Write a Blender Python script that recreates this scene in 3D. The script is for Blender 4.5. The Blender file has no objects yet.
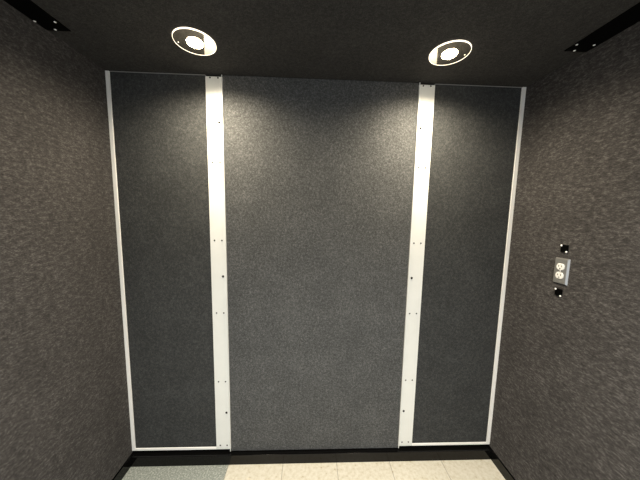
import bpy, bmesh, math
from mathutils import Matrix, Vector
S = bpy.context.scene
C = S.collection

# ---------------------------------------------------------------- dimensions (metres)
W, H, D = 2.13, 2.143, 1.60            # cabin width, height, depth; back wall at y = 0, camera looks along +y
CAM = (1.0149, -1.3273, 1.4684)
YAW, PITCH, ROLL, FPX = 0.0389, -0.109, 0.0184, 247.05

# ---------------------------------------------------------------- materials
def mat(name, color, rough=0.5, metal=0.0, spec=0.5, emit=None, strength=0.0):
    m = bpy.data.materials.new(name); m.use_nodes = True
    b = m.node_tree.nodes['Principled BSDF']
    b.inputs['Base Color'].default_value = (*color, 1)
    b.inputs['Roughness'].default_value = rough
    b.inputs['Metallic'].default_value = metal
    b.inputs['Specular IOR Level'].default_value = spec
    if emit:
        b.inputs['Emission Color'].default_value = (*emit, 1)
        b.inputs['Emission Strength'].default_value = strength
    return m

def add_noise(nt, coord, scale, detail, rough, loc):
    n = nt.nodes.new('ShaderNodeTexNoise'); n.location = loc
    n.inputs['Scale'].default_value = scale
    n.inputs['Detail'].default_value = detail
    n.inputs['Roughness'].default_value = rough
    nt.links.new(coord, n.inputs['Vector'])
    return n.outputs['Fac']

def math_node(nt, op, a, b=None, clamp=False):
    n = nt.nodes.new('ShaderNodeMath'); n.operation = op; n.use_clamp = clamp
    for i, v in enumerate((a, b)):
        if v is None: continue
        if isinstance(v, (int, float)): n.inputs[i].default_value = v
        else: nt.links.new(v, n.inputs[i])
    return n.outputs[0]

def ramp(nt, fac, stops):
    n = nt.nodes.new('ShaderNodeValToRGB')
    e = n.color_ramp.elements
    while len(e) < len(stops): e.new(0.5)
    for el, (p, c) in zip(e, stops): el.position = p; el.color = (*c, 1)
    nt.links.new(fac, n.inputs['Fac'])
    return n.outputs['Color']

def felt(name, dark, mid, light, stretch=(1, 1, 1), tuft_scale=88, tuft_amount=0.35):
    """charcoal needle felt: fine fibre speckle, clumped tufts, broad mottling, fuzzy bump"""
    m = mat(name, mid, 1.0, 0, 0.12)
    nt = m.node_tree; b = nt.nodes['Principled BSDF']
    tc = nt.nodes.new('ShaderNodeTexCoord')
    mp = nt.nodes.new('ShaderNodeMapping'); mp.inputs['Scale'].default_value = stretch
    nt.links.new(tc.outputs['Object'], mp.inputs['Vector'])
    fine = add_noise(nt, mp.outputs[0], 250, 3, 0.7, (-700, 200))
    tuft = add_noise(nt, mp.outputs[0], tuft_scale, 4, 0.65, (-700, 0))
    broad = add_noise(nt, tc.outputs['Object'], 6, 3, 0.5, (-700, -200))
    s = math_node(nt, 'ADD', math_node(nt, 'MULTIPLY', fine, 0.90 - tuft_amount), math_node(nt, 'MULTIPLY', tuft, tuft_amount))
    s = math_node(nt, 'ADD', s, math_node(nt, 'MULTIPLY', broad, 0.10))
    col = ramp(nt, s, [(0.33, dark), (0.5, mid), (0.68, light)])
    nt.links.new(col, b.inputs['Base Color'])
    bp = nt.nodes.new('ShaderNodeBump'); bp.inputs['Strength'].default_value = 0.55; bp.inputs['Distance'].default_value = 0.006
    nt.links.new(s, bp.inputs['Height']); nt.links.new(bp.outputs['Normal'], b.inputs['Normal'])
    return m

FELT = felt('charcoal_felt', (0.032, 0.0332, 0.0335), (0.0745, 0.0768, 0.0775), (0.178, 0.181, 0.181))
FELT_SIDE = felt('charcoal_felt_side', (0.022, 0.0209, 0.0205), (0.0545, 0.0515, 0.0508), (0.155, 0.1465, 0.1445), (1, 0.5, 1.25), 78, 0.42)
FELT_DARK = felt('dark_felt_panel', (0.019, 0.0202, 0.0205), (0.0435, 0.0455, 0.046), (0.105, 0.108, 0.108))
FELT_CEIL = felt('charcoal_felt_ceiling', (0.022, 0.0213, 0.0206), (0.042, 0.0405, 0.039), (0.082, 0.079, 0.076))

def painted_white(name, lo, hi):
    m = mat(name, (0.80, 0.80, 0.79), 0.42)
    nt = m.node_tree; b = nt.nodes['Principled BSDF']
    tc = nt.nodes.new('ShaderNodeTexCoord')
    n = add_noise(nt, tc.outputs['Object'], 9, 4, 0.6, (-700, 0))
    nt.links.new(ramp(nt, n, [(0.3, lo), (0.7, hi)]), b.inputs['Base Color'])
    return m
WHITE = painted_white('white_painted_metal', (0.72, 0.735, 0.715), (0.77, 0.785, 0.765))
WHITE_TRIM = painted_white('white_trim_brightened', (0.88, 0.88, 0.865), (0.92, 0.92, 0.905))  # same white as the strips, lightened to stand in for missing light
DULL = mat('dull_aluminium', (0.42, 0.42, 0.42), 0.5, 0.5)
BLACK_GLOSS = mat('glossy_black_base', (0.0025, 0.0025, 0.0025), 0.10, 0, 0.22)
BLACK_PLATE = mat('black_powder_coat', (0.0015, 0.0015, 0.0015), 0.5, 0, 0.05)
VOID = mat('black_backing', (0.004, 0.004, 0.004), 0.9, 0, 0.1)
CHROME = mat('polished_chrome', (0.60, 0.56, 0.50), 0.06, 1.0)
RIM = mat('lit_clear_rim', (0.9, 0.88, 0.84), 0.2, 0, 0.5, (1.0, 0.86, 0.66), 1.0)
LENS = mat('warm_lamp_lens', (1, 0.95, 0.85), 0.4, 0, 0.5, (1.0, 0.82, 0.55), 25.0)
STEEL = mat('brushed_steel', (0.50, 0.50, 0.49), 0.28, 0.75)
STEEL_B = mat('bright_steel', (0.90, 0.90, 0.89), 0.35, 0.2)
NYLON = mat('white_nylon', (0.82, 0.82, 0.80), 0.35)
SLOT = mat('dark_slot', (0.02, 0.02, 0.02), 0.6)
SCREW_DK = mat('grey_screw', (0.022, 0.022, 0.021), 0.7, 0.0, 0.05)
SCREW_LT = mat('bright_screw', (0.9, 0.9, 0.9), 0.5, 0.0)

def tile_floor():
    m = mat('vinyl_tiles', (0.7, 0.66, 0.55), 0.3)
    nt = m.node_tree; b = nt.nodes['Principled BSDF']; L = nt.links
    tc = nt.nodes.new('ShaderNodeTexCoord'); co = tc.outputs['Object']
    sx = nt.nodes.new('ShaderNodeSeparateXYZ'); L.new(co, sx.inputs[0])
    P, X0, Y0 = 0.3155, 0.557, -0.21
    def seam(c, o):
        f = math_node(nt, 'FRACT', math_node(nt, 'DIVIDE', math_node(nt, 'ADD', c, 20 * P - o), P))
        d = math_node(nt, 'ABSOLUTE', math_node(nt, 'SUBTRACT', f, 0.5))
        return math_node(nt, 'GREATER_THAN', d, 0.5 - 0.0055)
    line = math_node(nt, 'MAXIMUM', seam(sx.outputs[0], X0), seam(sx.outputs[1], Y0))
    n1 = add_noise(nt, co, 55, 3, 0.6, (-900, 300)); n2 = add_noise(nt, co, 130, 2, 0.6, (-900, 100))
    n3 = add_noise(nt, co, 8, 2, 0.5, (-900, -100))
    cream = ramp(nt, n1, [(0.27, (0.36, 0.30, 0.20)), (0.36, (0.53, 0.495, 0.40)), (0.55, (0.60, 0.575, 0.495)), (0.75, (0.64, 0.615, 0.545))])
    grey = ramp(nt, n2, [(0.30, (0.17, 0.19, 0.175)), (0.5, (0.25, 0.275, 0.255)), (0.64, (0.38, 0.405, 0.38)), (0.75, (0.55, 0.575, 0.54))])
    def mix(f, a, c):
        n = nt.nodes.new('ShaderNodeMix'); n.data_type = 'RGBA'
        L.new(f, n.inputs[0])
        for v, i in ((a, 6), (c, 7)):
            if isinstance(v, tuple): n.inputs[i].default_value = (*v, 1)
            else: L.new(v, n.inputs[i])
        return n.outputs[2]
    isgrey = math_node(nt, 'LESS_THAN', sx.outputs[0], X0)
    col = mix(isgrey, cream, grey)
    faint = math_node(nt, 'MULTIPLY', line, math_node(nt, 'SUBTRACT', 1.0, math_node(nt, 'MULTIPLY', isgrey, 0.75)))
    col = mix(math_node(nt, 'MULTIPLY', faint, 0.65), col, (0.16, 0.14, 0.11))
    L.new(col, b.inputs['Base Color'])
    return m
TILES = tile_floor()

# ---------------------------------------------------------------- mesh helpers
def box(bm, x0, x1, y0, y1, z0, z1, bevel=0.0, mi=0):
    r = bmesh.ops.create_cube(bm, size=1.0)
    vs = r['verts']
    for v in vs:
        v.co = Vector(((x0 + x1) / 2 + v.co.x * (x1 - x0), (y0 + y1) / 2 + v.co.y * (y1 - y0), (z0 + z1) / 2 + v.co.z * (z1 - z0)))
    if bevel:
        es = list({e for v in vs for e in v.link_edges})
        bmesh.ops.bevel(bm, geom=es, offset=bevel, segments=2, affect='EDGES', profile=0.5)
    return bm

def lathe(bm, prof, seg=48, M=None, cap0=False, cap1=False):
    """revolve (radius, height) pairs about local z"""
    rings = []
    for r, z in prof:
        if r < 1e-6:
            rings.append([bm.verts.new((0, 0, z))])
        else:
            rings.append([bm.verts.new((r * math.cos(2 * math.pi * k / seg), r * math.sin(2 * math.pi * k / seg), z)) for k in range(seg)])
    for a, b in zip(rings, rings[1:]):
        for k in range(seg):
            k2 = (k + 1) % seg
            if len(a) == 1 and len(b) == 1: continue
            if len(a) == 1: bm.faces.new((a[0], b[k2], b[k]))
            elif len(b) == 1: bm.faces.new((a[k], a[k2], b[0]))
            else: bm.faces.new((a[k], a[k2], b[k2], b[k]))
    if M is not None:
        bmesh.ops.transform(bm, matrix=M, verts=[v for r in rings for v in r])
    return bm

def obj(name, bm, material, parent=None, smooth=False):
    me = bpy.data.meshes.new(name)
    bmesh.ops.recalc_face_normals(bm, faces=bm.faces[:])
    if smooth:
        for f in bm.faces: f.smooth = True
    bm.to_mesh(me); bm.free()
    me.materials.append(material)
    o = bpy.data.objects.new(name, me); C.objects.link(o)
    if smooth:
        try: me.set_sharp_from_angle(angle=math.radians(35))
        except Exception: pass
    if parent: o.parent = parent
    return o

def tag(o, label, cat, group=None):
    o['label'] = label; o['category'] = cat; o['kind'] = 'thing'
    if group: o['group'] = group
    return o

def struct(name, bm, material):
    o = obj(name, bm, material); o['kind'] = 'structure'; return o

def thing(name, loc, label, cat, group=None):
    o = bpy.data.objects.new(name, None); C.objects.link(o)
    o.location = loc; o.empty_display_size = 0.05
    return tag(o, label, cat, group)

def add_screw(parent, loc, axis, r=0.004, material=None, name='screw'):
    """pan head screw with a cross recess, seated on a surface; axis = outward direction"""
    bm = bmesh.new()
    lathe(bm, [(0, r * 0.55), (r * 0.5, r * 0.5), (r * 0.85, r * 0.3), (r, 0.0), (r * 0.5, -r * 1.2), (0, -r * 1.2)], 16)
    q = Vector((0, 0, 1)).rotation_difference(Vector(axis)).to_matrix().to_4x4()
    bmesh.ops.transform(bm, matrix=Matrix.Translation(loc) @ q, verts=bm.verts[:])
    return obj(name, bm, material or SCREW_DK, parent, True)

# ---------------------------------------------------------------- the setting
bm = bmesh.new(); box(bm, -0.12, W + 0.12, -D - 0.6, 0.12, -0.05, 0.0); struct('floor', bm, TILES)
bm = bmesh.new(); box(bm, -0.12, W + 0.12, -D - 0.1, 0.12, H, H + 0.05); struct('ceiling', bm, FELT_CEIL)
ZB = 0.068                                                # foot of the felt walls, above the black base
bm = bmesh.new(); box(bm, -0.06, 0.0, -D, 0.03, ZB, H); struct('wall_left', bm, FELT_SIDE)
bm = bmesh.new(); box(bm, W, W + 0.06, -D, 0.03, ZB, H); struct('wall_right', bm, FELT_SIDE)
bm = bmesh.new(); box(bm, -0.06, W + 0.06, 0.03, 0.09, 0.0, H); struct('wall_back', bm, VOID)
# the open entrance side, behind the camera
DX0, DX1, DH = 0.30, 1.86, 2.03  # unseen opening, widened so daylight reflects in the outlet's edge
bm = bmesh.new()
box(bm, -0.06, DX0, -D - 0.06, -D, 0, H); box(bm, DX1, W + 0.06, -D - 0.06, -D, 0, H); box(bm, DX0, DX1, -D - 0.06, -D, DH, H)
struct('wall_front', bm, FELT_SIDE)
# glossy black base, a thin shadow gap above it
BT = 0.061
bm = bmesh.new(); box(bm, -0.05, 0.004, -D, 0.02, 0, BT, 0.0012); struct('baseboard_left', bm, BLACK_GLOSS)
bm = bmesh.new(); box(bm, W - 0.003, W + 0.05, -D, 0.02, 0, BT, 0.0012); struct('baseboard_right', bm, BLACK_GLOSS)
bm = bmesh.new(); box(bm, 0.004, W - 0.003, -0.022, 0.03, 0, BT, 0.0012); struct('baseboard_back', bm, BLACK_GLOSS)

# ---------------------------------------------------------------- back wall panels
X = (0.4817, 0.5657, 1.561, 1.6453)                       # edges of the two white cover strips
ZT = 0.079                                                # foot of the white trims
bm = bmesh.new(); box(bm, X[1] + 0.0005, X[2] - 0.0005, 0.002, 0.0299, 0.0645, H - 0.001, 0.002)
tag(obj('wall_panel', bm, FELT), 'wide charcoal felt panel in the middle of the back wall, between two white strips', 'wall panel')
bm = bmesh.new(); box(bm, 0.0196, X[0] - 0.001, 0.004, 0.0299, ZT + 0.0136, H - 0.0045, 0.002)
tag(obj('wall_panel', bm, FELT_DARK), 'narrow dark felt panel framed in white at the back, farther from the power outlet', 'wall panel', 'narrow framed end panels')
bm = bmesh.new(); box(bm, X[3] + 0.001, W - 0.0216, 0.004, 0.0299, ZT + 0.0136, H - 0.0045, 0.002)
tag(obj('wall_panel', bm, FELT_DARK), 'narrow dark felt panel framed in white at the back, nearer the power outlet', 'wall panel', 'narrow framed end panels')

def cover_strip(x0, x1, lip_side, label, singles):
    t = thing('cover_strip', ((x0 + x1) / 2, 0.0, ZT), label, 'trim strip', 'wide white cover strips')
    ox = -(x0 + x1) / 2
    hw = (x1 - x0) / 2
    bm = bmesh.new(); box(bm, -hw, hw, 0.0, 0.0299, 0, H - 0.010 - ZT, 0.0012)
    obj('face_plate', bm, WHITE, t)
    bm = bmesh.new()                                       # raised flange against the middle panel, a little longer at both ends
    if lip_side > 0: box(bm, hw - 0.004, hw, -0.005, 0.0, -0.011, H - 0.002 - ZT, 0.001)
    else: box(bm, -hw, -hw + 0.004, -0.005, 0.0, -0.011, H - 0.002 - ZT, 0.001)
    obj('flange', bm, WHITE, t)
    inner = 0.020 * lip_side
    for z in (2.127, 1.717, 1.313, 0.911, 0.505, 0.105):
        for dx in (inner, inner - 0.039 * lip_side):
            add_screw(t, (dx, 0.0, z - ZT), (0, -1, 0), 0.0042, SCREW_DK)
    for z in singles:
        add_screw(t, (inner + 0.001 * lip_side, 0.0, z - ZT), (0, -1, 0), 0.0066, SCREW_DK)
    return t
cover_strip(X[0], X[1], +1, 'wide white screwed metal strip beside the middle felt panel, farther from the outlet', (1.915, 1.117, 0.313))
cover_strip(X[2], X[3], -1, 'wide white screwed metal strip beside the middle felt panel, nearer the outlet', (1.918, 1.117, 0.309))

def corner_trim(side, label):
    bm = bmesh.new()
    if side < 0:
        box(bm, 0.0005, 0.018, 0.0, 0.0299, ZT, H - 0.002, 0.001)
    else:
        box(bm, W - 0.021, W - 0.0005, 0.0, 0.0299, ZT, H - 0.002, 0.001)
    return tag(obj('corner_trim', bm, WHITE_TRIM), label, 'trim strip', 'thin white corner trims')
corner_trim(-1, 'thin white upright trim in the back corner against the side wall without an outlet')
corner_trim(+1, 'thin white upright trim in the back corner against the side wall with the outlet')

def rail(name, x0, x1, z0, z1, y0, m, label, group):
    bm = bmesh.new(); box(bm, x0, x1, y0, 0.0299, z0, z1, 0.0008)
    return tag(obj(name, bm, m), label, 'trim strip', group)
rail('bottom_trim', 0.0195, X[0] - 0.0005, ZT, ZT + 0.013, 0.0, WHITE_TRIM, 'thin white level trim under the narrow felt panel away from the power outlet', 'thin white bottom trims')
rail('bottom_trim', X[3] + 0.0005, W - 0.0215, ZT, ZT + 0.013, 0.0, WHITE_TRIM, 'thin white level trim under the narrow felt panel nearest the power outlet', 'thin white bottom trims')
rail('top_trim', 0.0195, X[0] - 0.0005, H - 0.004, H - 0.0015, 0.003, DULL, 'hairline grey metal edge atop the narrow felt panel away from the power outlet', 'hairline top edges')
rail('top_trim', X[3] + 0.0005, W - 0.0215, H - 0.004, H - 0.0015, 0.003, DULL, 'hairline grey metal edge atop the narrow felt panel nearest the power outlet', 'hairline top edges')

# ---------------------------------------------------------------- ceiling downlights
def downlight(x, y, label, make_group='round ceiling downlights'):
    t = thing('downlight', (x, y, H), label, 'ceiling light', make_group)
    R_, T_ = 0.0795, 0.0045
    bm = bmesh.new(); lathe(bm, [(0.031, -0.0005), (0.031, -T_), (R_ - 0.0015, -T_), (R_ - 0.0015, -0.0005)], 64)
    obj('face_plate', bm, CHROME, t, True)
    bm = bmesh.new(); lathe(bm, [(R_ - 0.0015, -0.0003), (R_ - 0.0015, -T_ - 0.0008), (R_ - 0.0006, -T_ - 0.0010), (R_, -T_), (R_, -0.0003)], 64)
    obj('rim', bm, RIM, t, True)
    bm = bmesh.new(); lathe(bm, [(0.0308, -0.001), (0.0308, -T_), (0.029, -T_ - 0.004), (0.022, -T_ - 0.008), (0.012, -T_ - 0.0105), (0, -T_ - 0.0112)], 48)
    obj('lens', bm, LENS, t, True)
    for s in (-1, 1):
        add_screw(t, (0.066 * s, 0.0, -T_), (0, 0, -1), 0.0034, SCREW_LT)
    return t
LAMPS = [(0.540, -0.236), (1.585, -0.236)]
downlight(*LAMPS[0], 'round mirrored ceiling downlight above the wide white strip away from the power outlet')
downlight(*LAMPS[1], 'round mirrored ceiling downlight above the wide white strip nearest the power outlet')
FRONT = [(0.540, -D + 0.24), (1.585, -D + 0.24)]
for i, p in enumerate(FRONT):
    downlight(*p, ('round mirrored ceiling downlight near the entrance, by the side wall without an outlet', 'round mirrored ceiling downlight near the entrance, by the side wall with the outlet')[i])

def spot(x, y, energy, size=164, blend=1.0, col=(1.0, 0.86, 0.64)):
    l = bpy.data.lights.new('downlight_beam', 'SPOT'); l.energy = energy; l.color = col
    l.spot_size = math.radians(size); l.spot_blend = blend; l.shadow_soft_size = 0.02
    o = bpy.data.objects.new('downlight_beam', l); C.objects.link(o)
    o.location = (x, y, H - 0.021)
    return o
for p in LAMPS: spot(*p, 34, 164)
for p in FRONT: spot(*p, 72, 135, 1.0, (1.0, 0.94, 0.83))

# ---------------------------------------------------------------- black plates on the ceiling along both side walls
def ceiling_plate(x0, x1, y1, screws, label):
    xm = (x0 + x1) / 2
    t = thing('ceiling_plate', (xm, y1, H), label, 'metal plate', 'black ceiling plates')
    bm = bmesh.new(); box(bm, x0 - xm, x1 - xm, -1.05, 0.0, -0.004, -0.0003, 0.001)
    obj('plate', bm, BLACK_PLATE, t)
    for sx, sy in screws:
        add_screw(t, (sx - xm, sy - y1, -0.004), (0, 0, -1), 0.0042, SCREW_LT)
    return t
ceiling_plate(0.002, 0.090, -0.268, [(0.007, -0.315), (0.078, -0.315), (0.040, -0.276)], 'long black metal plate screwed to the ceiling along the side wall without an outlet')
ceiling_plate(W - 0.096, W - 0.002, -0.283, [(2.042, -0.324), (2.110, -0.326), (2.070, -0.290)], 'long black metal plate screwed to the ceiling along the side wall with the outlet')

# ---------------------------------------------------------------- outlet and black blocks on the right wall
OY, OZ = -0.294, 1.232
t = thing('power_outlet', (W, OY, OZ), 'steel duplex power outlet with white sockets, between two small black blocks on the felt wall', 'outlet')
PW, PH, PT = 0.031, 0.0575, 0.0075
bm = bmesh.new()
def frustum(bm, y0, y1, z0, z1, x_back, x_front, inset):
    a = [bm.verts.new(p) for p in ((x_back, y0, z0), (x_back, y1, z0), (x_back, y1, z1), (x_back, y0, z1))]
    f = [bm.verts.new(p) for p in ((x_front, y0 + inset, z0 + inset), (x_front, y1 - inset, z0 + inset), (x_front, y1 - inset, z1 - inset), (x_front, y0 + inset, z1 - inset))]
    bm.faces.new(a); bm.faces.new(f)
    for k in range(4): bm.faces.new((a[k], a[(k + 1) % 4], f[(k + 1) % 4], f[k]))
frustum(bm, -PW, PW, -PH, PH, -0.0002, -PT, 0.0045)
obj('cover_plate', bm, STEEL, t)
for s in (1, -1):
    bm = bmesh.new()                                        # rounded socket with flattened top and bottom
    n = 40; zc = 0.0197 * s; r = 0.0172; fl = 0.0142
    ring = lambda x, k_: [bm.verts.new((x, k_ * r * math.cos(2 * math.pi * k / n), zc + max(-fl, min(fl, r * math.sin(2 * math.pi * k / n))) * k_)) for k in range(n)]
    a, b, c = ring(-PT + 0.001, 1), ring(-PT - 0.002, 1), ring(-PT - 0.0028, 0.93)
    for p, q in ((a, b), (b, c)):
        for k in range(n): bm.faces.new((p[k], p[(k + 1) % n], q[(k + 1) % n], q[k]))
    bm.faces.new(c)
    so = obj('socket', bm, NYLON, t)
    for dy, h in ((-0.0064, 0.0042), (0.0064, 0.0036)):
        bm = bmesh.new(); box(bm, -PT - 0.0031, -PT - 0.0020, dy - 0.0013, dy + 0.0013, zc + 0.003 - h, zc + 0.003 + h)
        obj('slot', bm, SLOT, so)
    bm = bmesh.new(); lathe(bm, [(0, 0.0011), (0.0026, 0.0011), (0.0026, 0)], 16, Matrix.Translation((-PT - 0.0020, 0, zc - 0.0078)) @ Matrix.Rotation(-math.pi / 2, 4, 'Y'))
    obj('ground_hole', bm, SLOT, so)
add_screw(t, (-PT, 0, 0), (-1, 0, 0), 0.0034, STEEL_B)

def block(y, z, label):
    t = thing('mounting_block', (W, y, z), label, 'bracket', 'small black blocks by the outlet')
    bm = bmesh.new(); box(bm, -0.005, -0.0002, -0.0155, 0.0155, -0.0165, 0.0165, 0.0015)
    obj('block_plate', bm, BLACK_PLATE, t)
    for sy, sz in ((0.0125, 0.0125), (-0.0115, -0.0135)):
        add_screw(t, (-0.005, sy, sz), (-1, 0, 0), 0.0044, SCREW_LT)
block(-0.296, 1.333, 'small black block with two bright screws above the power outlet')
block(-0.294, 1.135, 'small black block with two bright screws below the power outlet')

# ---------------------------------------------------------------- daylight through the open entrance
w = bpy.data.worlds.new('World'); S.world = w; w.use_nodes = True
bg = w.node_tree.nodes['Background']
bg.inputs['Color'].default_value = (0.86, 0.93, 1.0, 1); bg.inputs['Strength'].default_value = 0.65

# ---------------------------------------------------------------- camera
cy, sy, cp, sp, cr, sr = math.cos(YAW), math.sin(YAW), math.cos(PITCH), math.sin(PITCH), math.cos(ROLL), math.sin(ROLL)
fwd = Vector((sy * cp, cy * cp, sp)); r0 = Vector((cy, -sy, 0)); u0 = r0.cross(fwd)
rt = r0 * cr + u0 * sr; up = u0 * cr - r0 * sr
cd = bpy.data.cameras.new('Camera'); cam = bpy.data.objects.new('Camera', cd); C.objects.link(cam)
cam.matrix_world = Matrix(((rt.x, up.x, -fwd.x, CAM[0]), (rt.y, up.y, -fwd.y, CAM[1]), (rt.z, up.z, -fwd.z, CAM[2]), (0, 0, 0, 1)))
cd.sensor_fit = 'HORIZONTAL'; cd.sensor_width = 36; cd.lens = FPX / 640 * 36; cd.clip_start = 0.01
S.camera = cam
vs = S.view_settings
vs.view_transform = 'Standard'; vs.look = 'None'; vs.gamma = 1.0; vs.exposure = 1.1; vs.use_curve_mapping = False
S.cycles.max_bounces = 8
